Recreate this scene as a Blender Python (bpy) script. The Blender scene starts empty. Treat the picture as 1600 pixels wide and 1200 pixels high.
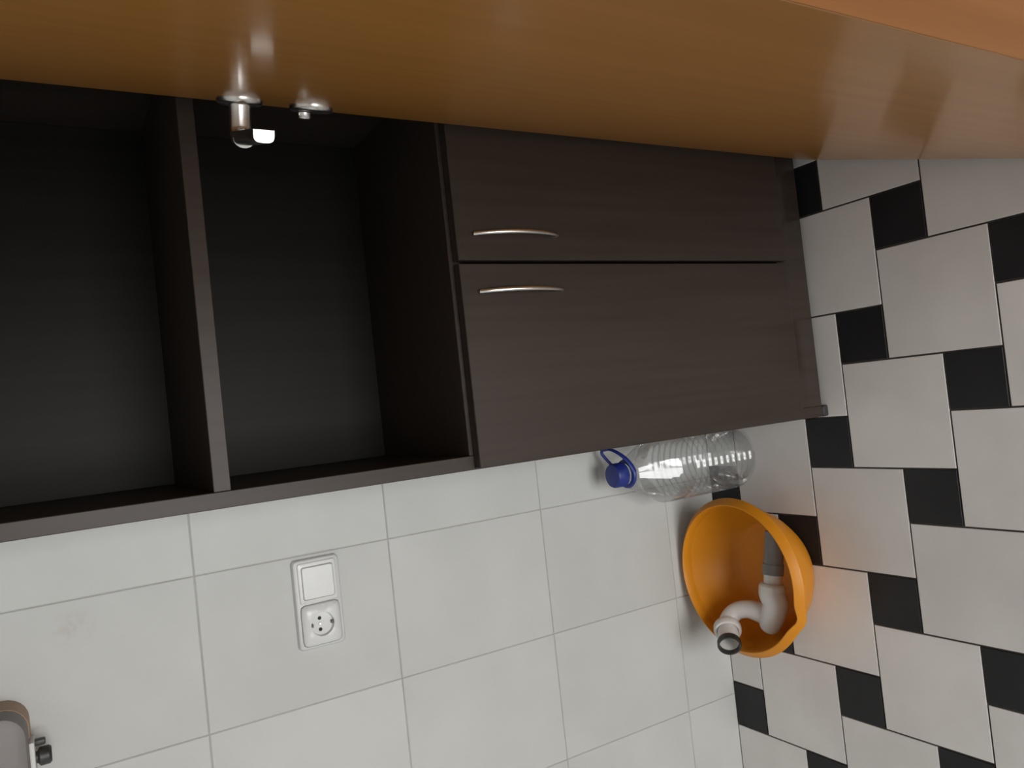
import bpy, bmesh, math
from mathutils import Vector, Matrix

# ------------------------------------------------------------------ camera, light, exposure
S = bpy.context.scene
COL = S.collection
CAM_AXES = ((-0.107529, -0.509595, -0.853669), (-0.993877, 0.077040, 0.079200), (0.025407, 0.856958, -0.514759))
cd = bpy.data.cameras.new('camera')
cam = bpy.data.objects.new('camera', cd)
COL.objects.link(cam)
cd.sensor_width = 36.0
cd.lens = 36.0 * 1235.96 / 1600.0
cd.clip_start = 0.01
rx, ry, rz = (Vector(a).normalized() for a in CAM_AXES)
cam.matrix_world = Matrix(((rx.x, -ry.x, -rz.x, 0.0), (rx.y, -ry.y, -rz.y, -1.35439),
                           (rx.z, -ry.z, -rz.z, 1.31957), (0, 0, 0, 1)))
S.camera = cam

w = bpy.data.worlds.new('daylight')
S.world = w
w.use_nodes = True
w.node_tree.nodes['Background'].inputs[0].default_value = (0.75, 0.87, 1.0, 1)
w.node_tree.nodes['Background'].inputs[1].default_value = 1.0


def window_light(name, loc, target, sx, sy, power, color):
    l = bpy.data.lights.new(name, 'AREA')
    l.shape = 'RECTANGLE'
    l.size, l.size_y, l.energy, l.color = sx, sy, power, color
    o = bpy.data.objects.new(name, l)
    COL.objects.link(o)
    o.location = loc
    o.rotation_euler = (Vector(target) - Vector(loc)).to_track_quat('-Z', 'Y').to_euler()


# daylight entering by the tall window behind the photographer and the smaller one on the left
window_light('window_daylight', (-0.25, -3.72, 0.86), (-0.25, 0.0, 0.80), 1.5, 1.55, 85, (1.0, 0.985, 0.965))
window_light('side_window_daylight', (-2.52, -1.9, 1.55), (0, -1.9, 1.55), 1.1, 1.2, 3, (0.93, 0.97, 1.0))

S.view_settings.view_transform = 'Standard'
S.view_settings.look = 'None'
S.view_settings.gamma = 1.0
S.view_settings.use_curve_mapping = False
S.view_settings.exposure = 0.0


# ------------------------------------------------------------------ materials
def new_mat(name):
    m = bpy.data.materials.new(name)
    m.use_nodes = True
    nt = m.node_tree
    return m, nt, nt.nodes, nt.links, nt.nodes['Principled BSDF']


def noise_mat(name, c1, c2, rough, scale=(8, 8, 8), detail=6, bump=0.0, metal=0.0, spec=0.5, lo=0.35, hi=0.65,
              coat=0.0, rough_var=0.0, per_object=0.0, bump_scale=None):
    m, nt, N, L, P = new_mat(name)
    tc = N.new('ShaderNodeTexCoord')
    mp = N.new('ShaderNodeMapping')
    mp.inputs['Scale'].default_value = scale
    L.new(tc.outputs['Object'], mp.inputs[0])
    vec = mp.outputs[0]
    if per_object:
        oi = N.new('ShaderNodeObjectInfo')
        ad = N.new('ShaderNodeVectorMath')
        ad.operation = 'ADD'
        mu = N.new('ShaderNodeMath')
        mu.operation = 'MULTIPLY'
        mu.inputs[1].default_value = 37.0
        L.new(oi.outputs['Random'], mu.inputs[0])
        L.new(vec, ad.inputs[0])
        L.new(mu.outputs[0], ad.inputs[1])
        vec = ad.outputs[0]
    nz = N.new('ShaderNodeTexNoise')
    nz.inputs['Scale'].default_value = 1.0
    nz.inputs['Detail'].default_value = detail
    L.new(vec, nz.inputs['Vector'])
    cr = N.new('ShaderNodeValToRGB')
    cr.color_ramp.elements[0].position = lo
    cr.color_ramp.elements[1].position = hi
    cr.color_ramp.elements[0].color = (*c1, 1)
    cr.color_ramp.elements[1].color = (*c2, 1)
    L.new(nz.outputs['Fac'], cr.inputs[0])
    out = cr.outputs[0]
    if per_object:
        hs = N.new('ShaderNodeHueSaturation')
        mr = N.new('ShaderNodeMapRange')
        mr.inputs['To Min'].default_value = 1 - per_object
        mr.inputs['To Max'].default_value = 1 + per_object
        L.new(oi.outputs['Random'], mr.inputs['Value'])
        L.new(mr.outputs[0], hs.inputs['Value'])
        L.new(out, hs.inputs['Color'])
        out = hs.outputs[0]
    L.new(out, P.inputs['Base Color'])
    P.inputs['Roughness'].default_value = rough
    P.inputs['Metallic'].default_value = metal
    P.inputs['Specular IOR Level'].default_value = spec
    P.inputs['Coat Weight'].default_value = coat
    P.inputs['Coat Roughness'].default_value = 0.12
    if rough_var:
        mr2 = N.new('ShaderNodeMapRange')
        mr2.inputs['To Min'].default_value = rough - rough_var
        mr2.inputs['To Max'].default_value = rough + rough_var
        L.new(nz.outputs['Fac'], mr2.inputs['Value'])
        L.new(mr2.outputs[0], P.inputs['Roughness'])
    if bump:
        bp = N.new('ShaderNodeBump')
        bp.inputs['Strength'].default_value = bump
        bp.inputs['Distance'].default_value = 0.002
        src = nz
        if bump_scale:
            src = N.new('ShaderNodeTexNoise')
            src.inputs['Scale'].default_value = bump_scale
            L.new(tc.outputs['Object'], src.inputs['Vector'])
        L.new(src.outputs['Fac'], bp.inputs['Height'])
        L.new(bp.outputs[0], P.inputs['Normal'])
    return m


def thin_clear(name, tint, haze, ior=1.5, rough=0.04, refl=1.0):
    m, nt, N, L, P = new_mat(name)
    N.remove(P)
    out = N['Material Output']
    tr = N.new('ShaderNodeBsdfTransparent')
    tr.inputs[0].default_value = (*tint, 1)
    gl = N.new('ShaderNodeBsdfGlossy')
    gl.inputs['Roughness'].default_value = rough
    di = N.new('ShaderNodeBsdfDiffuse')
    di.inputs[0].default_value = (0.8, 0.82, 0.83, 1)
    nz = N.new('ShaderNodeTexNoise')
    nz.inputs['Scale'].default_value = 25
    mr = N.new('ShaderNodeMapRange')
    mr.inputs['To Max'].default_value = haze * 2
    L.new(nz.outputs['Fac'], mr.inputs['Value'])
    fr = N.new('ShaderNodeFresnel')
    fr.inputs[0].default_value = ior
    m1 = N.new('ShaderNodeMixShader')
    m2 = N.new('ShaderNodeMixShader')
    L.new(mr.outputs[0], m1.inputs[0])
    L.new(tr.outputs[0], m1.inputs[1])
    L.new(di.outputs[0], m1.inputs[2])
    fm = N.new('ShaderNodeMath')
    fm.operation = 'MULTIPLY'
    fm.inputs[1].default_value = refl
    L.new(fr.outputs[0], fm.inputs[0])
    fc = N.new('ShaderNodeMath')
    fc.operation = 'MINIMUM'
    fc.inputs[1].default_value = 0.5
    L.new(fm.outputs[0], fc.inputs[0])
    L.new(fc.outputs[0], m2.inputs[0])
    L.new(m1.outputs[0], m2.inputs[1])
    L.new(gl.outputs[0], m2.inputs[2])
    L.new(m2.outputs[0], out.inputs['Surface'])
    return m


STAIN = (-0.256, 0.0, 1.300)
M = {}
M['plaster'] = noise_mat('plaster', (0.66, 0.65, 0.62), (0.72, 0.71, 0.68), 0.85, (3, 3, 3), bump=0.1)
M['ceiling'] = noise_mat('ceiling_paint', (0.74, 0.74, 0.72), (0.8, 0.8, 0.78), 0.9, (3, 3, 3))
M['wall_tile'] = noise_mat('wall_tile_glaze', (0.53, 0.53, 0.515), (0.575, 0.575, 0.56), 0.52, spec=0.3, scale= (5, 5, 5), per_object=0.02,
                           bump=0.06, rough_var=0.05, bump_scale=40)
# a faint beige splash dried on one wall tile
_m = M['wall_tile']
_N, _L = _m.node_tree.nodes, _m.node_tree.links
_P = _N['Principled BSDF']
_src = _P.inputs['Base Color'].links[0].from_socket
_g = _N.new('ShaderNodeNewGeometry')
_d = _N.new('ShaderNodeVectorMath')
_d.operation = 'DISTANCE'
_d.inputs[1].default_value = STAIN
_L.new(_g.outputs['Position'], _d.inputs[0])
_r = _N.new('ShaderNodeMapRange')
_r.inputs['From Min'].default_value = 0.034
_r.inputs['From Max'].default_value = 0.004
_L.new(_d.outputs['Value'], _r.inputs['Value'])
_n = _N.new('ShaderNodeTexNoise')
_n.inputs['Scale'].default_value = 60
_L.new(_g.outputs['Position'], _n.inputs['Vector'])
_k = _N.new('ShaderNodeMapRange')
_k.inputs['From Min'].default_value = 0.45
_k.inputs['From Max'].default_value = 0.75
_k.inputs['To Max'].default_value = 0.55
_L.new(_n.outputs['Fac'], _k.inputs['Value'])
_x = _N.new('ShaderNodeMath')
_x.operation = 'MULTIPLY'
_L.new(_r.outputs[0], _x.inputs[0])
_L.new(_k.outputs[0], _x.inputs[1])
_c = _N.new('ShaderNodeMixRGB')
_c.inputs[2].default_value = (0.40, 0.33, 0.24, 1)
_L.new(_x.outputs[0], _c.inputs[0])
_L.new(_src, _c.inputs[1])
_L.new(_c.outputs[0], _P.inputs['Base Color'])
M['wall_grout'] = noise_mat('wall_grout', (0.36, 0.34, 0.31), (0.45, 0.44, 0.42), 0.9, (14, 14, 14))
M['white_tile'] = noise_mat('white_floor_tile', (0.67, 0.645, 0.625), (0.74, 0.715, 0.70), 0.4, (7, 7, 7), per_object=0.04,
                            bump=0.08, rough_var=0.06, bump_scale=60)
M['black_tile'] = noise_mat('black_floor_tile', (0.014, 0.014, 0.0155), (0.021, 0.021, 0.023), 0.4, (9, 9, 9), per_object=0.1, spec=0.3)
M['floor_grout'] = noise_mat('floor_grout', (0.035, 0.03, 0.028), (0.07, 0.06, 0.05), 0.9, (20, 20, 20))
M['wenge'] = noise_mat('dark_wenge_laminate', (0.038, 0.028, 0.0225), (0.047, 0.035, 0.029), 0.42, (60, 60, 2.5), bump=0.05, spec=0.25)
M['wenge_gloss'] = noise_mat('dark_wenge_gloss', (0.038, 0.028, 0.0225), (0.047, 0.035, 0.029), 0.16, (60, 60, 2.5), spec=0.5)
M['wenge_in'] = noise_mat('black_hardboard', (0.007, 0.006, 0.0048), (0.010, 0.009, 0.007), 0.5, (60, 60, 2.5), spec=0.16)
M['beech'] = noise_mat('beech_veneer', (0.55, 0.24, 0.050), (0.63, 0.28, 0.064), 0.34, (45, 45, 1.6), coat=0.45, spec=0.4, lo=0.3, hi=0.7)
M['beech_trim'] = noise_mat('beech_trim', (0.47, 0.175, 0.046), (0.54, 0.21, 0.060), 0.45, (45, 45, 1.6), coat=0.1, spec=0.3)
M['chrome'] = noise_mat('satin_chrome', (0.72, 0.70, 0.68), (0.8, 0.78, 0.76), 0.27, (30, 30, 30), metal=1.0)
M['steel_dark'] = noise_mat('dark_steel', (0.12, 0.115, 0.11), (0.2, 0.19, 0.18), 0.35, (30, 30, 30), metal=0.8)
M['white_plastic'] = noise_mat('white_plastic', (0.66, 0.66, 0.65), (0.70, 0.70, 0.69), 0.28, (20, 20, 20))
M['frame_plastic'] = noise_mat('frame_plastic', (0.58, 0.58, 0.58), (0.62, 0.62, 0.62), 0.35, (20, 20, 20))
M['hole'] = noise_mat('dark_hole', (0.01, 0.01, 0.01), (0.02, 0.02, 0.02), 0.7, (20, 20, 20))
M['clip'] = noise_mat('earth_clip', (0.10, 0.09, 0.08), (0.15, 0.13, 0.11), 0.45, (40, 40, 40), metal=0.5)
M['orange'] = noise_mat('orange_plastic', (0.64, 0.235, 0.010), (0.70, 0.265, 0.014), 0.42, (10, 10, 10), spec=0.35, bump=0.04, rough_var=0.06)
M['pvc_white'] = noise_mat('white_pipe', (0.66, 0.63, 0.60), (0.74, 0.71, 0.68), 0.3, (14, 14, 14), bump=0.03)
M['pvc_grey'] = noise_mat('grey_pipe', (0.17, 0.17, 0.17), (0.22, 0.22, 0.22), 0.4, (14, 14, 14))
M['rubber'] = noise_mat('black_seal', (0.02, 0.02, 0.018), (0.05, 0.05, 0.045), 0.45, (40, 40, 40))
M['blue'] = noise_mat('blue_cap_plastic', (0.012, 0.026, 0.19), (0.018, 0.034, 0.23), 0.45, (20, 20, 20))
M['pet'] = thin_clear('clear_bottle_plastic', (0.98, 0.985, 0.985), 0.07, refl=1.7, rough=0.06)
M['glass'] = thin_clear('window_glass', (0.98, 0.99, 0.985), 0.0)
M['box_white'] = noise_mat('box_plastic', (0.165, 0.146, 0.138), (0.19, 0.17, 0.163), 0.5, (10, 10, 10))
M['box_edge'] = noise_mat('box_lip_plastic', (0.6, 0.58, 0.56), (0.64, 0.62, 0.6), 0.5, (10, 10, 10))
M['box_side'] = noise_mat('box_side_brown', (0.30, 0.18, 0.10), (0.36, 0.22, 0.13), 0.5, (10, 10, 10))
M['foot'] = noise_mat('glide_plastic', (0.02, 0.018, 0.022), (0.035, 0.03, 0.038), 0.5, (10, 10, 10))


# ------------------------------------------------------------------ helpers
def link(name, bm, mat, parent=None, smooth=None, loc=None):
    me = bpy.data.meshes.new(name)
    bmesh.ops.recalc_face_normals(bm, faces=bm.faces)
    bm.to_mesh(me)
    bm.free()
    me.materials.append(mat)
    if smooth is not None:
        me.shade_smooth()
        me.set_sharp_from_angle(angle=math.radians(smooth))
    o = bpy.data.objects.new(name, me)
    COL.objects.link(o)
    if parent:
        o.parent = parent
    if loc is not None:
        o.location = loc
    return o


def tag(o, label=None, cat=None, group=None, kind=None):
    for k, v in (('label', label), ('category', cat), ('group', group), ('kind', kind)):
        if v:
            o[k] = v
    return o


def empty(name, loc=(0, 0, 0), rz=0.0):
    o = bpy.data.objects.new(name, None)
    o.empty_display_size = 0.05
    COL.objects.link(o)
    o.location = loc
    o.rotation_euler = (0, 0, rz)
    return o


def box(lo, hi, bev=0.0, seg=2, bm=None):
    """Axis aligned box, edges rounded by bev."""
    b = bmesh.new()
    bmesh.ops.create_cube(b, size=1.0)
    for v in b.verts:
        v.co = Vector([lo[i] + (v.co[i] + 0.5) * (hi[i] - lo[i]) for i in range(3)])
    if bev:
        bmesh.ops.bevel(b, geom=list(b.edges), offset=bev, segments=seg, profile=0.5, affect='EDGES')
    if bm is None:
        return b
    me = bpy.data.meshes.new('tmp')
    b.to_mesh(me)
    b.free()
    bm.from_mesh(me)
    bpy.data.meshes.remove(me)
    return bm


def sweep(pts, radii, n=24, bm=None, cap=True, closed=False, flat=1.0, up=None):
    """Tube along a polyline with one radius for each point; flat squeezes the second axis."""
    bm = bm or bmesh.new()
    pts = [Vector(p) for p in pts]
    rings = []
    ref = None
    m = len(pts)
    for i, p in enumerate(pts):
        if closed:
            t = pts[(i + 1) % m] - pts[i - 1]
        else:
            t = pts[min(i + 1, m - 1)] - pts[max(i - 1, 0)]
            if t.length < 1e-9:
                t = pts[-1] - pts[0]
        t.normalize()
        if up is not None:
            a = Vector(up) - t * t.dot(Vector(up))
        elif ref is None:
            a = t.orthogonal()
        else:
            a = ref - t * t.dot(ref)
        a.normalize()
        ref = a
        b = t.cross(a)
        r = radii[i] if hasattr(radii, '__len__') else radii
        rings.append([bm.verts.new(p + a * (r * math.cos(2 * math.pi * k / n)) + b * (r * flat * math.sin(2 * math.pi * k / n)))
                      for k in range(n)])
    for i in range(m if closed else m - 1):
        A, B = rings[i], rings[(i + 1) % m]
        for k in range(n):
            bm.faces.new((A[k], A[(k + 1) % n], B[(k + 1) % n], B[k]))
    if cap and not closed:
        bm.faces.new(rings[0])
        bm.faces.new(rings[-1][::-1])
    return bm


def spline(ctrl, per=8):
    """Catmull-Rom through the control points."""
    c = [Vector(p) for p in ctrl]
    c = [c[0] * 2 - c[1]] + c + [c[-1] * 2 - c[-2]]
    out = []
    for i in range(1, len(c) - 2):
        for k in range(per):
            t = k / per
            p0, p1, p2, p3 = c[i - 1:i + 3]
            out.append(0.5 * ((2 * p1) + (p2 - p0) * t + (2 * p0 - 5 * p1 + 4 * p2 - p3) * t * t + (3 * p1 - p0 - 3 * p2 + p3) * t ** 3))
    out.append(c[-2])
    return out


def lathe(profile, n=64, bm=None, mod=None, close=False):
    """Turn (radius, z) pairs about Z; mod(angle, index, r, z) may reshape a point."""
    bm = bm or bmesh.new()
    rings = []
    for i, (r, z) in enumerate(profile):
        if r < 1e-6:
            rings.append([bm.verts.new((0, 0, z))])
            continue
        ring = []
        for k in range(n):
            a = 2 * math.pi * k / n
            rr, zz = mod(a, i, r, z) if mod else (r, z)
            ring.append(bm.verts.new((rr * math.cos(a), rr * math.sin(a), zz)))
        rings.append(ring)
    prs = list(zip(rings, rings[1:]))
    if close:
        prs.append((rings[-1], rings[0]))
    for A, B in prs:
        for k in range(n):
            k2 = (k + 1) % n
            if len(A) == 1 and len(B) == 1:
                continue
            if len(A) == 1:
                bm.faces.new((A[0], B[k], B[k2]))
            elif len(B) == 1:
                bm.faces.new((A[k], A[k2], B[0]))
            else:
                bm.faces.new((A[k], A[k2], B[k2], B[k]))
    return bm


def rounded_rect(wd, ht, r, seg=6):
    pts = []
    for cx, cy, a0 in ((1, 1, 0), (-1, 1, 90), (-1, -1, 180), (1, -1, 270)):
        for k in range(seg + 1):
            a = math.radians(a0 + 90 * k / seg)
            pts.append((cx * (wd / 2 - r) + r * math.cos(a), cy * (ht / 2 - r) + r * math.sin(a)))
    return pts


def loft(loops, bm=None, cap0=True, cap1=True):
    """Skin through loops of 3-D points with equal counts."""
    bm = bm or bmesh.new()
    R = [[bm.verts.new(p) for p in lp] for lp in loops]
    n = len(R[0])
    for A, B in zip(R, R[1:]):
        for k in range(n):
            bm.faces.new((A[k], A[(k + 1) % n], B[(k + 1) % n], B[k]))
    if cap0:
        bm.faces.new(R[0][::-1])
    if cap1:
        bm.faces.new(R[-1])
    return bm


def clip(poly, axis, lim, keep_less):
    out = []
    for i, p in enumerate(poly):
        q = poly[(i + 1) % len(poly)]
        ip = p[axis] <= lim if keep_less else p[axis] >= lim
        iq = q[axis] <= lim if keep_less else q[axis] >= lim
        if ip:
            out.append(p)
        if ip != iq:
            t = (lim - p[axis]) / (q[axis] - p[axis])
            out.append((p[0] + t * (q[0] - p[0]), p[1] + t * (q[1] - p[1])))
    return out


def slab(poly, depth, ins, bm=None):
    """Tile in the XY plane, top at z = 0, eased top edge."""
    n = len(poly)
    cx = sum(p[0] for p in poly) / n
    cy = sum(p[1] for p in poly) / n

    def inset(p):
        return (p[0] + math.copysign(min(ins, abs(cx - p[0]) * 0.5), cx - p[0]),
                p[1] + math.copysign(min(ins, abs(cy - p[1]) * 0.5), cy - p[1]), 0)
    return loft([[(p[0], p[1], -depth) for p in poly], [(p[0], p[1], -ins) for p in poly], [inset(p) for p in poly]], bm)


# ------------------------------------------------------------------ room shell
X0, X1, Y0, Y1, ZC = -2.4, 1.3, -3.6, 0.0, 2.6
floor = tag(link('floor', box((X0 - 0.1, Y0 - 0.1, -0.08), (X1 + 0.1, Y1 + 0.1, -0.0022)), M['floor_grout']), kind='structure')
wall_back = tag(link('wall_back', box((X0 - 0.1, 0.0016, -0.08), (X1 + 0.1, 0.12, ZC)), M['wall_grout']), kind='structure')
tag(link('wall_right', box((X1, Y0, -0.08), (X1 + 0.1, 0.0016, ZC)), M['plaster']), kind='structure')
tag(link('ceiling', box((X0 - 0.1, Y0 - 0.1, ZC), (X1 + 0.1, 0.12, ZC + 0.08)), M['ceiling']), kind='structure')


def holed(a0, a1, h0, h1, mk):
    """Wall of four boxes around one opening; mk(u0, u1, z0, z1) gives the box corners."""
    def run(u0, u1):
        b = bmesh.new()
        for q in ((u0, a0, 0, ZC), (a1, u1, 0, ZC), (a0, a1, 0, h0), (a0, a1, h1, ZC)):
            box(*mk(*q), bm=b)
        return b
    return run


tag(link('wall_front', holed(-1.0, 0.5, 0.08, 1.65, lambda u, v, a, b: ((u, Y0 - 0.1, a), (v, Y0, b)))(X0 - 0.1, X1 + 0.1), M['plaster']), kind='structure')
tag(link('wall_left', holed(-2.45, -1.35, 0.95, 2.15, lambda u, v, a, b: ((X0 - 0.1, u, a), (X0, v, b)))(Y0, 0.0016), M['plaster']), kind='structure')


def window(n, u0, u1, z0, z1, mk):
    root = tag(empty('window_%d' % n, mk(u0, u0, z0, z0)[0]), kind='structure')
    off = Vector(root.location)

    def part(name, b, m):
        for v in b.verts:
            v.co -= off
        return link(name, b, m, root)
    b = bmesh.new()
    t = 0.05
    mid = (u0 + u1) / 2
    for q in ((u0, u0 + t, z0, z1), (u1 - t, u1, z0, z1), (u0 + t, u1 - t, z0, z0 + t), (u0 + t, u1 - t, z1 - t, z1), (mid - 0.035, mid + 0.035, z0 + t, z1 - t)):
        box(*mk(*q), bm=b)
    part('window_frame', b, M['white_plastic'])
    for q in ((u0 + t, mid - 0.035, z0 + t, z1 - t), (mid + 0.035, u1 - t, z0 + t, z1 - t)):
        lo, hi = mk(*q)
        ax = 1 if abs(hi[1] - lo[1]) < abs(hi[0] - lo[0]) else 0
        lo, hi = list(lo), list(hi)
        c = (lo[ax] + hi[ax]) / 2
        lo[ax], hi[ax] = c, c
        b = bmesh.new()
        if ax == 1:
            vs = [(lo[0], c, lo[2]), (hi[0], c, lo[2]), (hi[0], c, hi[2]), (lo[0], c, hi[2])]
        else:
            vs = [(c, lo[1], lo[2]), (c, hi[1], lo[2]), (c, hi[1], hi[2]), (c, lo[1], hi[2])]
        b.faces.new([b.verts.new(v) for v in vs])
        part('pane', b, M['glass'])


window(1, -1.0, 0.5, 0.08, 1.65, lambda u, v, a, b: ((u, Y0 - 0.075, a), (v, Y0 - 0.02, b)))
window(2, -2.45, -1.35, 0.95, 2.15, lambda u, v, a, b: ((X0 - 0.075, u, a), (X0 - 0.02, v, b)))

# wall tiles, 25 x 33 cm, each its own piece of the back wall
TW, TH, TX, TZ = 0.25, 0.3287, -0.2167, 1.1285
J = 0.0008
rows = sorted([TZ + k * TH for k in range(-3, 5)])
rows = [0.0] + [z for z in rows if 0.0 < z < ZC] + [ZC]
cols = [TX + k * TW for k in range(-12, 12)]
cols = [X0] + [x for x in cols if X0 + 0.01 < x < X1 - 0.01] + [X1]
cache = {}
for za, zb in zip(rows, rows[1:]):
    for xa, xb in zip(cols, cols[1:]):
        wd, ht = round(xb - xa - 1.1 * J, 4), round(zb - za - 2 * J, 4)
        key = (wd, ht)
        if key not in cache:
            b = slab([(-wd / 2, -ht / 2), (wd / 2, -ht / 2), (wd / 2, ht / 2), (-wd / 2, ht / 2)], 0.006, 0.0012)
            o = link('tile', b, M['wall_tile'], wall_back)
            cache[key] = o.data
        else:
            o = bpy.data.objects.new('tile', cache[key])
            COL.objects.link(o)
            o.parent = wall_back
        o.location = ((xa + xb) / 2, 0.0, (za + zb) / 2)
        o.rotation_euler = (math.pi / 2, 0, 0)

# floor tiles: 20 cm white squares and 10 cm black squares in a pinwheel
TA, TB, PX, PY = 0.1988, 0.0981, 0.0085, -0.4800
J = 0.0016
cells = []
for i in range(-30, 31):
    for j in range(-30, 31):
        bx_ = PX - i * TA - j * TB
        by_ = PY + i * TB - j * TA
        cells.append(('black_tile', bx_, by_, TB))
        # the white square shares the black one's near edge line, one step to its left
        cells.append(('white_tile', bx_ - TA, by_ + TB - TA, TA))
todo = []
for kind, x, y, s in cells:
    poly = [(x + J, y + J), (x + s - J, y + J), (x + s - J, y + s - J), (x + J, y + s - J)]
    full = poly
    for ax, lim, less in ((0, X0, False), (0, X1, True), (1, Y0, False), (1, -0.0005, True)):
        if poly:
            poly = clip(poly, ax, lim, less)
    if len(poly) < 3:
        continue
    cx, cy = x + s / 2, y + s / 2
    todo.append((math.hypot(cx - 0.0, (cy + 0.45)), kind, cx, cy, s, poly if poly != full else None, poly))
todo.sort(key=lambda q: q[0])
rest = {'white_tile': bmesh.new(), 'black_tile': bmesh.new()}
cache = {}
count = {'white_tile': 0, 'black_tile': 0}
for d, kind, cx, cy, s, cut, poly in todo:
    if count[kind] >= 145:
        slab(poly, 0.006, 0.0005, rest[kind])
        continue
    count[kind] += 1
    if cut is None and kind in cache:
        o = bpy.data.objects.new(kind, cache[kind])
        COL.objects.link(o)
        o.parent = floor
    else:
        o = link(kind, slab([(p[0] - cx, p[1] - cy) for p in poly], 0.006, 0.0005), M[kind], floor)
        if cut is None:
            cache[kind] = o.data
    o.location = (cx, cy, 0)
for kind, b in rest.items():
    tag(link(kind, b, M[kind], floor), kind='stuff')

# ------------------------------------------------------------------ room door, standing open beside the cabinet
DD = Vector((-0.303, -0.953, 0)).normalized()          # from the free edge to the hinges
DN = Vector((-0.953, 0.303, 0)).normalized()           # out of the visible face
DP = Vector((0.39, -0.425, 0))
DS0, DS1 = -0.066, 0.735
hinge = DP + DD * DS1
ang = math.atan2(-DD.y, -DD.x)                         # local +X runs from hinge to free edge, local +Y is the visible face
DL = DS1 - DS0


def dl(s, h, z):
    """Door coordinates: s along the leaf as measured, h out of the face, z up."""
    return (DS1 - s, h, z)


door = link('door_1', box((0, -0.04, 0.008), (DL, 0, 2.02), 0.0015, 2), M['beech'])
door.location = hinge
door.rotation_euler = (0, 0, ang)
tag(door, 'glossy beech-coloured room door standing open beside the dark cabinet', 'door', kind='structure')


def ring_disc(profile, s, z, m, name, parent):
    b = lathe(profile, 40)
    o = link(name, b, m, parent, 35)
    o.location = dl(s, 0, z)
    o.rotation_euler = (-math.pi / 2, 0, 0)
    return o


HZ, KZ = 1.089, 1.004
ring_disc([(0, 0), (0.026, 0), (0.026, 0.0045), (0.0245, 0.0068), (0.0225, 0.0078), (0, 0.0078)], 0.0, HZ, M['chrome'], 'handle_rosette', door)
kr = ring_disc([(0, 0), (0.026, 0), (0.026, 0.0045), (0.0245, 0.0068), (0.0225, 0.0078), (0, 0.0078)], 0.0, KZ, M['chrome'], 'key_rosette', door)
o = link('lock_cylinder', lathe([(0, 0.009), (0.0085, 0.009), (0.0085, 0.0155), (0.0078, 0.0165), (0, 0.0165)], 28), M['chrome'], kr, 35)
o.location = (0, -0.009, 0)
o = link('lock_tongue', box((-0.005, -0.017, 0.009), (0.005, -0.002, 0.0135), 0.001), M['chrome'], kr, 35)
# lever: neck out of the face, then a D-shaped grip along the leaf towards the hinges
neck = [dl(0, 0.0, HZ), dl(0, 0.012, HZ), dl(0, 0.032, HZ), dl(0.002, 0.039, HZ), dl(0.008, 0.0445, HZ), dl(0.018, 0.046, HZ)]
lever = link('door_handle', sweep(neck, [0.0135, 0.0125, 0.0125, 0.0125, 0.0125, 0.0125], 28, up=(0, 0, 1), flat=0.85), M['chrome'], door, 40)
loops = []
for s, k in ((0.006, 1.0), (0.03, 1.0), (0.08, 0.98), (0.104, 0.96), (0.1065, 0.90)):
    hw, hd = 0.0125 * k, 0.0075 * k
    lp = [(-hw, -hd), (hw, -hd)]
    for q in range(0, 13):
        a = math.pi * q / 12
        lp.append((hw * math.copysign(abs(math.cos(a)) ** 0.6, math.cos(a)), -hd * 0.35 + 1.35 * hd * math.sin(a) ** 0.7))
    loops.append([dl(s, 0.046 + h, HZ + zz) for zz, h in lp])
link('grip', loft(loops), M['chrome'], lever, 50)
hb = sweep([(0, 0, 0), (0, 0, 0.09)], 0.007, 20)
for z in (0.25, 1.75):
    hh = link('door_hinge', hb.copy(), M['chrome'], door, 40)
    hh.location = (-0.004, -0.006, z)
hb.free()

# jamb the door hangs on, and the short wall behind it
jb = bmesh.new()
box((0.158, -1.27, 0.0), (0.30, -1.137, 2.06), 0.002, bm=jb)
jamb = tag(link('trim_1', jb, M['beech_trim']), kind='structure')
tag(link('wall_partition', box((0.30, -1.262, 0.0), (X1, -1.15, ZC)), M['plaster']), kind='structure')

# ------------------------------------------------------------------ tall cabinet
CX0, CX1, CF, CB, CT = -0.0885, 0.5135, -0.337, -0.004, 1.88
PT = 0.018
cab = tag(empty('tall_cabinet', ((CX0 + CX1) / 2, CF, 0)),
          'tall dark wenge cabinet with open niches above two doors', 'cabinet')
COFF = Vector(cab.location)


def cpart(name, lo, hi, m=None, bev=0.0008, parent=None):
    b = box([lo[i] - COFF[i] for i in range(3)], [hi[i] - COFF[i] for i in range(3)], bev, 1)
    return link(name, b, m or M['wenge'], parent or cab)


cpart('side_panel', (CX0, CF, 0.012), (CX0 + 0.0205, CB, CT))
cpart('side_panel', (CX1 - 0.0205, CF, 0.012), (CX1, CB, CT))
cpart('back_panel', (CX0 + 0.0205, CB - 0.004, 0.07), (CX1 - 0.0205, CB, CT), M['wenge_in'])
cpart('top_panel', (CX0 + 0.0205, CF, CT - PT), (CX1 - 0.0205, CB - 0.004, CT))
cpart('shelf', (CX0 + 0.0205, CF + 0.001, 1.502), (CX1 - 0.0205, CB - 0.004, 1.522))
cpart('shelf', (CX0 + 0.0205, CF + 0.001, 1.124), (CX1 - 0.0205, CB - 0.004, 1.1445))
cpart('shelf', (CX0 + 0.0205, CF + 0.001, 0.774), (CX1 - 0.0205, CB - 0.004, 0.792))
cpart('bottom_panel', (CX0 + 0.0205, CF + 0.001, 0.074), (CX1 - 0.0205, CB - 0.004, 0.092))
cpart('plinth', (CX0 + 0.0205, CF + 0.0005, 0.012), (CX1 - 0.0205, CF + 0.0185, 0.074), M['wenge_gloss'])
DF = CF - 0.018
DZ0, DZ1 = 0.088, 0.786
GX = 0.2115
doors = []
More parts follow.
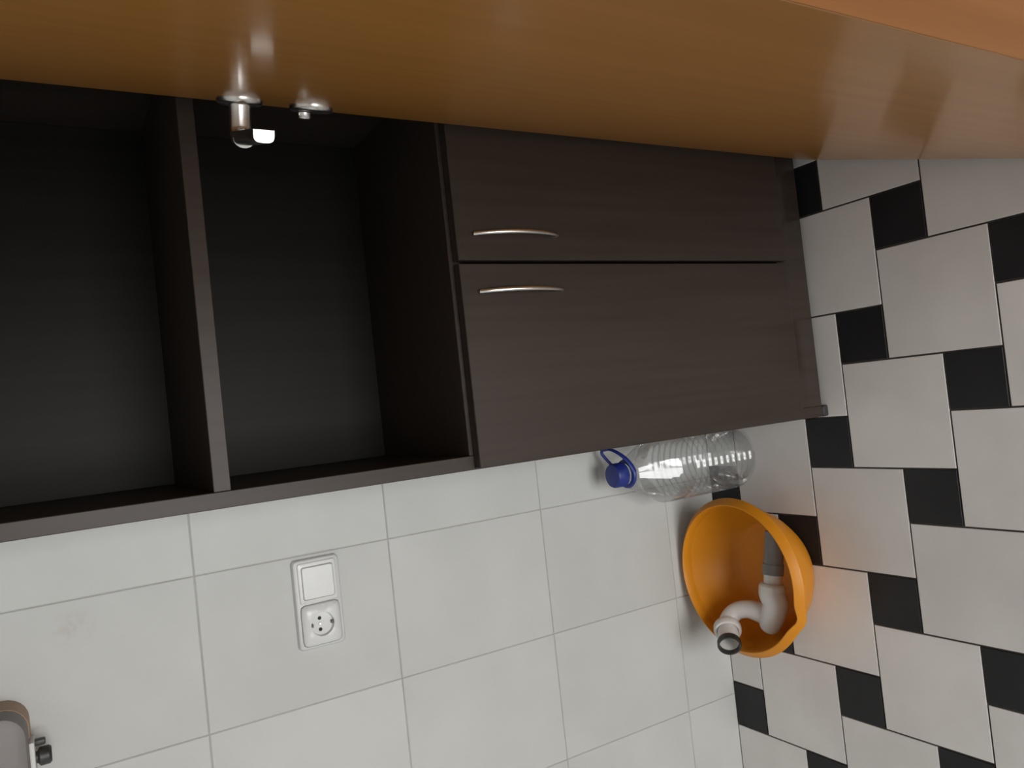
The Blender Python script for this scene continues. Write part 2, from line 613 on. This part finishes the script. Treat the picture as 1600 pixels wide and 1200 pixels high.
for xa, xb in ((CX0 + 0.002, GX - 0.0025), (GX + 0.0025, CX1 - 0.002)):
    doors.append(cpart('door', (xa, DF, DZ0), (xb, CF - 0.0005, DZ1), bev=0.001))
for d, hx in zip(doors, (0.1675, 0.2525)):
    za, zb = 0.758, 0.611
    pts = []
    for k in range(25):
        t = k / 24
        arch = math.sin(math.pi * t) ** 0.8 * 0.021
        pts.append(Vector((hx, DF - 0.003 - arch, za + (zb - za) * t)) - COFF)
    rad = [0.0031 + 0.0006 * math.sin(math.pi * k / 24) for k in range(25)]
    b = sweep(pts, rad, 14, up=(1, 0, 0), flat=0.8)
    for z in (za - 0.004, zb + 0.004):
        c = Vector((hx, DF, z)) - COFF
        sweep([c, c + Vector((0, -0.0055, 0))], 0.0034, 14, bm=b)
    link('handle', b, M['chrome'], d, 45)
for fx in (CX0 + 0.0105, CX1 - 0.0105):
    for fy in (CF + 0.012, CB - 0.03):
        f = link('foot', loft([[(x, y, 0) for x, y in rounded_rect(0.022, 0.030, 0.004)],
                               [(x, y, 0.010) for x, y in rounded_rect(0.022, 0.030, 0.004)],
                               [(x, y, 0.0125) for x, y in rounded_rect(0.017, 0.025, 0.003)]]), M['foot'], cab, 40)
        f.location = Vector((fx, fy, 0)) - COFF

# ------------------------------------------------------------------ double switch and socket
sw = tag(empty('switch_socket', (-0.2985, 0.0, 0.937)),
         'white double wall plate with light switch and round power socket', 'wall socket')


def wl(x, z, h):
    return (x, -h, z)


def plate(name, steps, parent, m, cx=0.0, cz=0.0, cap1=True):
    lp = [[wl(cx + x, cz + z, h) for x, z in rounded_rect(wd, ht, r)] for wd, ht, r, h in steps]
    return link(name, loft(lp, cap1=cap1), m, parent, 30)


plate('frame', [(0.152, 0.081, 0.008, 0.0), (0.152, 0.081, 0.008, 0.004), (0.148, 0.077, 0.008, 0.0085), (0.144, 0.073, 0.006, 0.0095)], sw, M['frame_plastic'])
IX = 0.0355
plate('switch_bezel', [(0.0685, 0.0655, 0.004, 0.0090), (0.0685, 0.0655, 0.004, 0.0105), (0.0665, 0.0635, 0.004, 0.0120), (0.056, 0.055, 0.004, 0.0132)], sw, M['white_plastic'], IX, 0)
rg = plate('rocker_gap', [(0.0555, 0.0545, 0.004, 0.0128), (0.0555, 0.0545, 0.004, 0.01335)], sw, M['clip'], IX, 0)
lp = []
for wd, ht, r, h in ((0.0535, 0.0525, 0.0035, 0.0130), (0.0535, 0.0525, 0.0035, 0.0145), (0.0515, 0.0505, 0.003, 0.0155)):
    lp.append([wl(IX + x, z, h - (z * 0.03)) for x, z in rounded_rect(wd, ht, r)])
link('rocker', loft(lp), M['white_plastic'], sw, 30)
# socket insert: square plate with a round well sunk into it
n = 48


def sq(wd, ht, a):
    c, s_ = math.cos(a), math.sin(a)
    e = 10.0
    k = (abs(c / (wd / 2)) ** e + abs(s_ / (ht / 2)) ** e) ** (-1 / e)
    return c * k, s_ * k


def sqloop(wd, ht, h):
    return [wl(-IX + sq(wd, ht, 2 * math.pi * k / n)[0], sq(wd, ht, 2 * math.pi * k / n)[1], h) for k in range(n)]


def cir(r, h):
    return [wl(-IX + r * math.cos(2 * math.pi * k / n), r * math.sin(2 * math.pi * k / n), h) for k in range(n)]


link('insert_gap', loft([sqloop(0.0705, 0.0675, 0.0090), sqloop(0.0705, 0.0675, 0.0099)]), M['clip'], sw, 30)
link('socket_plate', loft([sqloop(0.0685, 0.0655, 0.0090), sqloop(0.0685, 0.0655, 0.0115), sqloop(0.0655, 0.0625, 0.0140), sqloop(0.054, 0.052, 0.0170), cir(0.0205, 0.0185),
                           cir(0.0197, 0.0182), cir(0.0187, 0.0104), cir(0.001, 0.0103)], cap0=False), M['white_plastic'], sw, 30)
for px in (-0.0095, 0.0095):
    b = lathe([(0, 0), (0.0031, 0), (0.0031, 0.0022), (0, 0.0022)], 20)
    o = link('pin_hole', b, M['hole'], sw, 40)
    o.location = wl(-IX + px, 0.003, 0.0087)
    o.rotation_euler = (math.pi / 2, 0, 0)
for sg in (-1, 1):
    b = box((-0.0028, -0.0165, -0.0016), (0.0028, -0.0100, 0.0016), 0.0006, 1)
    o = link('earth_clip', b, M['clip'], sw, 40)
    o.location = (-IX, 0, sg * 0.0168)
o = link('screw', lathe([(0, 0), (0.0026, 0), (0.0026, 0.0018), (0.002, 0.0024), (0, 0.0024)], 20), M['chrome'], sw, 40)
o.location = wl(-IX, 0.003, 0.0095)
o.rotation_euler = (math.pi / 2, 0, 0)

# ------------------------------------------------------------------ water bottle
bot = tag(empty('water_bottle', (-0.1655, -0.080, 0.0), math.radians(2)),
          'large clear ribbed plastic water bottle with blue cap behind the cabinet corner', 'bottle')
prof = [(0.0, 0.012), (0.03, 0.010), (0.050, 0.004), (0.058, 0.0), (0.066, 0.004), (0.0715, 0.014)]
z = 0.020
while z < 0.187:
    ph = (z - 0.020) / 0.0168
    prof.append((0.0725 - 0.0036 * (0.5 - 0.5 * math.cos(2 * math.pi * ph)), z))
    z += 0.0168 / 6
prof += [(0.0725, 0.190), (0.0728, 0.205), (0.0725, 0.220), (0.0705, 0.227), (0.0610, 0.246), (0.0510, 0.266),
         (0.0410, 0.286), (0.0330, 0.300), (0.0255, 0.3035), (0.0225, 0.305), (0.0215, 0.307), (0.0215, 0.317)]


def facet(a, i, r, z):
    k = 0.0
    if 0.219 < z < 0.303:
        k = min(1, (z - 0.219) / 0.010, (0.303 - z) / 0.006)
    m = 10
    d = (a % (2 * math.pi / m)) - math.pi / m
    f = math.cos(math.pi / m) / math.cos(d)
    return r * (1 + k * (f - 1)), z


link('body', lathe(prof, 120, mod=facet), M['pet'], bot, 24)
cn = 60
cprof = [(0, 0.3165), (0.0225, 0.3165), (0.0240, 0.318), (0.0240, 0.340), (0.0228, 0.3435), (0.020, 0.3445), (0, 0.3438)]


def ribs(a, i, r, z):
    return (r + (0.0006 if i in (2, 3) and int(round(a / (2 * math.pi / cn * 0.5))) % 2 else 0), z)


link('cap', lathe(cprof, cn * 2, mod=ribs), M['blue'], bot, 30)
hd = link('carry_handle', lathe([(0.0222, 0.304), (0.0285, 0.304), (0.0300, 0.307), (0.0285, 0.311), (0.0222, 0.312)], 72, close=True), M['blue'], bot, 30)
# the loop, hinged on the neck ring and leaning out to the right
rot = -math.radians(2)


def bl(x, y, z):
    c, s_ = math.cos(rot), math.sin(rot)
    return (c * x - s_ * y, s_ * x + c * y, z)


arm = spline([bl(0.004, -0.0275, 0.307), bl(0.024, -0.021, 0.314), bl(0.040, -0.008, 0.322), bl(0.051, 0.016, 0.327), bl(0.050, 0.044, 0.329)], 8)
link('handle_grip', sweep(arm, [0.0052] * len(arm), 12, flat=0.5, up=(0, 0, 1)), M['blue'], hd, 40)
arm = spline([bl(0.050, 0.044, 0.329), bl(0.042, 0.046, 0.328), bl(0.022, 0.036, 0.318), bl(0.006, 0.0275, 0.307)], 8)
link('handle_strut', sweep(arm, [0.0032] * len(arm), 12, up=(0, 0, 1)), M['blue'], hd, 40)

# ------------------------------------------------------------------ orange bowl
BC = Vector((-0.4033, -0.1665, 0.0))
bowl = tag(empty('plastic_bowl', BC), 'round orange plastic bowl on the tiled floor against the wall', 'bowl')
sp_a = math.radians(246)


def spout(a):
    d = math.atan2(math.sin(a - sp_a), math.cos(a - sp_a))
    return math.exp(-(d / 0.13) ** 2)


def bowlmod(a, i, r, z):
    k = spout(a) * max(0.0, (z - 0.075) / 0.05) ** 1.0
    return r + 0.007 * k, z - 0.007 * k


ob = [(0, 0.003), (0.086, 0.003), (0.088, 0.0), (0.093, 0.0), (0.101, 0.008), (0.110, 0.020), (0.124, 0.040), (0.134, 0.060), (0.1415, 0.080), (0.1465, 0.098), (0.1485, 0.107),
      (0.1465, 0.107), (0.1443, 0.098), (0.1393, 0.080), (0.1318, 0.060), (0.1218, 0.041), (0.108, 0.0215), (0.098, 0.010), (0.088, 0.0058), (0, 0.0055)]
link('bowl_body', lathe(ob, 96, mod=bowlmod), M['orange'], bowl, 50)
rim = [(0.1462, 0.104), (0.1500, 0.104), (0.1600, 0.1125), (0.1622, 0.1130), (0.1628, 0.1150), (0.1620, 0.1170), (0.1505, 0.1290), (0.1490, 0.1292), (0.1478, 0.1275), (0.1462, 0.113)]
link('rim', lathe(rim, 96, mod=bowlmod, close=True), M['orange'], bowl, 30)

# ------------------------------------------------------------------ drain trap lying in the bowl
trap = tag(empty('drain_trap', BC + Vector((0, 0, 0.006))), 'white plastic drain trap with grey pipe lying in the orange bowl', 'pipe')
TO = Vector(trap.location)


def tp(*p):
    return Vector(p) - TO


def tube(name, ctrl, radii, m, parent=trap, per=6, smooth=40, hollow=False):
    pts = spline([tp(*c) for c in ctrl], per)
    k = len(ctrl) - 1
    rr = []
    for i in range(len(pts)):
        t = i / per
        a = min(int(t), k - 1)
        f = t - a
        rr.append(radii[a] * (1 - f) + radii[a + 1] * f)
    return link(name, sweep(pts, rr, 32), m, parent, smooth)


g0, g1 = Vector((-0.316, -0.222, 0.056)), Vector((-0.400, -0.217, 0.070))
gp = tube('grey_pipe', [g0, g1], [0.0195, 0.0195], M['pvc_grey'])
u = (g1 - g0).normalized()
tube('grey_socket', [g1 - u * 0.020, g1 + u * 0.001], [0.0212, 0.0212], M['pvc_grey'], gp)
tube('spigot', [g1, g1 + u * 0.026], [0.0178, 0.0178], M['pvc_white'])
c0 = g1 + u * 0.019
tube('trap_body', [c0, c0 + u * 0.006, c0 + u * 0.020, (-0.457, -0.2195, 0.075), (-0.476, -0.2145, 0.076), (-0.496, -0.205, 0.076), (-0.509, -0.197, 0.076), (-0.5155, -0.193, 0.076), (-0.518, -0.1915, 0.076)],
     [0.0225, 0.0262, 0.0262, 0.0255, 0.0248, 0.0235, 0.0205, 0.014, 0.004], M['pvc_white'], smooth=60)
tube('bend', [(-0.490, -0.200, 0.072), (-0.484, -0.175, 0.075), (-0.480, -0.150, 0.082), (-0.485, -0.128, 0.094), (-0.500, -0.119, 0.108), (-0.516, -0.125, 0.121)],
     [0.0225, 0.0205, 0.0185, 0.0180, 0.0190, 0.0200], M['pvc_white'], smooth=60)
e0 = Vector((-0.514, -0.122, 0.119))
eu = Vector((-0.40, -0.62, 0.60)).normalized()



def collar(name, prof, m, n_=40):
    """Hollow turned piece along the outlet's axis."""
    b = lathe(prof, n_, close=True)
    q = eu.to_track_quat('Z', 'Y').to_matrix().to_4x4()
    q.translation = e0 - TO
    b.transform(q)
    return link(name, b, m, trap, 35)


collar('union_nut', [(0.0200, -0.004), (0.0262, -0.004), (0.0285, 0.0), (0.0285, 0.011), (0.0272, 0.0135), (0.0225, 0.0135), (0.0212, 0.010), (0.0200, 0.004)], M['pvc_white'])
collar('outlet', [(0.0188, -0.002), (0.0210, -0.002), (0.0210, 0.046), (0.0188, 0.046)], M['pvc_white'])
collar('seal_ring', [(0.0188, 0.042), (0.0228, 0.042), (0.0240, 0.045), (0.0240, 0.054), (0.0232, 0.056), (0.0203, 0.056), (0.0195, 0.052)], M['rubber'])

# ------------------------------------------------------------------ wall box at the picture's corner
wb = tag(empty('wall_box', (-0.47, 0.0, 1.36)), 'grey box with brown sides mounted on the tiled wall, dark knob underneath', 'box')


def wbl(steps):
    return loft([[(x, -h, z + 0.15) for x, z in rounded_rect(wd, ht, r)] for wd, ht, r, h in steps])


link('casing', wbl([(0.262, 0.29, 0.03, 0.050), (0.262, 0.29, 0.03, 0.075), (0.256, 0.284, 0.03, 0.083), (0.240, 0.268, 0.025, 0.086)]), M['box_white'], wb, 40)
link('back_plate', wbl([(0.264, 0.292, 0.031, 0.0), (0.264, 0.292, 0.031, 0.050)]), M['box_side'], wb, 40)
lipb = box((-0.11, -0.072, -0.001), (0.085, -0.030, 0.006), 0.002)
link('lower_lip', lipb, M['box_edge'], wb, 40)
kb = lathe([(0, -0.020), (0.010, -0.020), (0.0125, -0.017), (0.0125, -0.006), (0.008, -0.003), (0.008, 0.002), (0, 0.002)], 32)
ko = link('knob', kb, M['rubber'], wb, 35)
ko.location = (0.058, -0.050, 0.0)
ko = link('lever', box((0.074, -0.056, -0.014), (0.082, -0.044, 0.002), 0.002), M['rubber'], wb, 35)
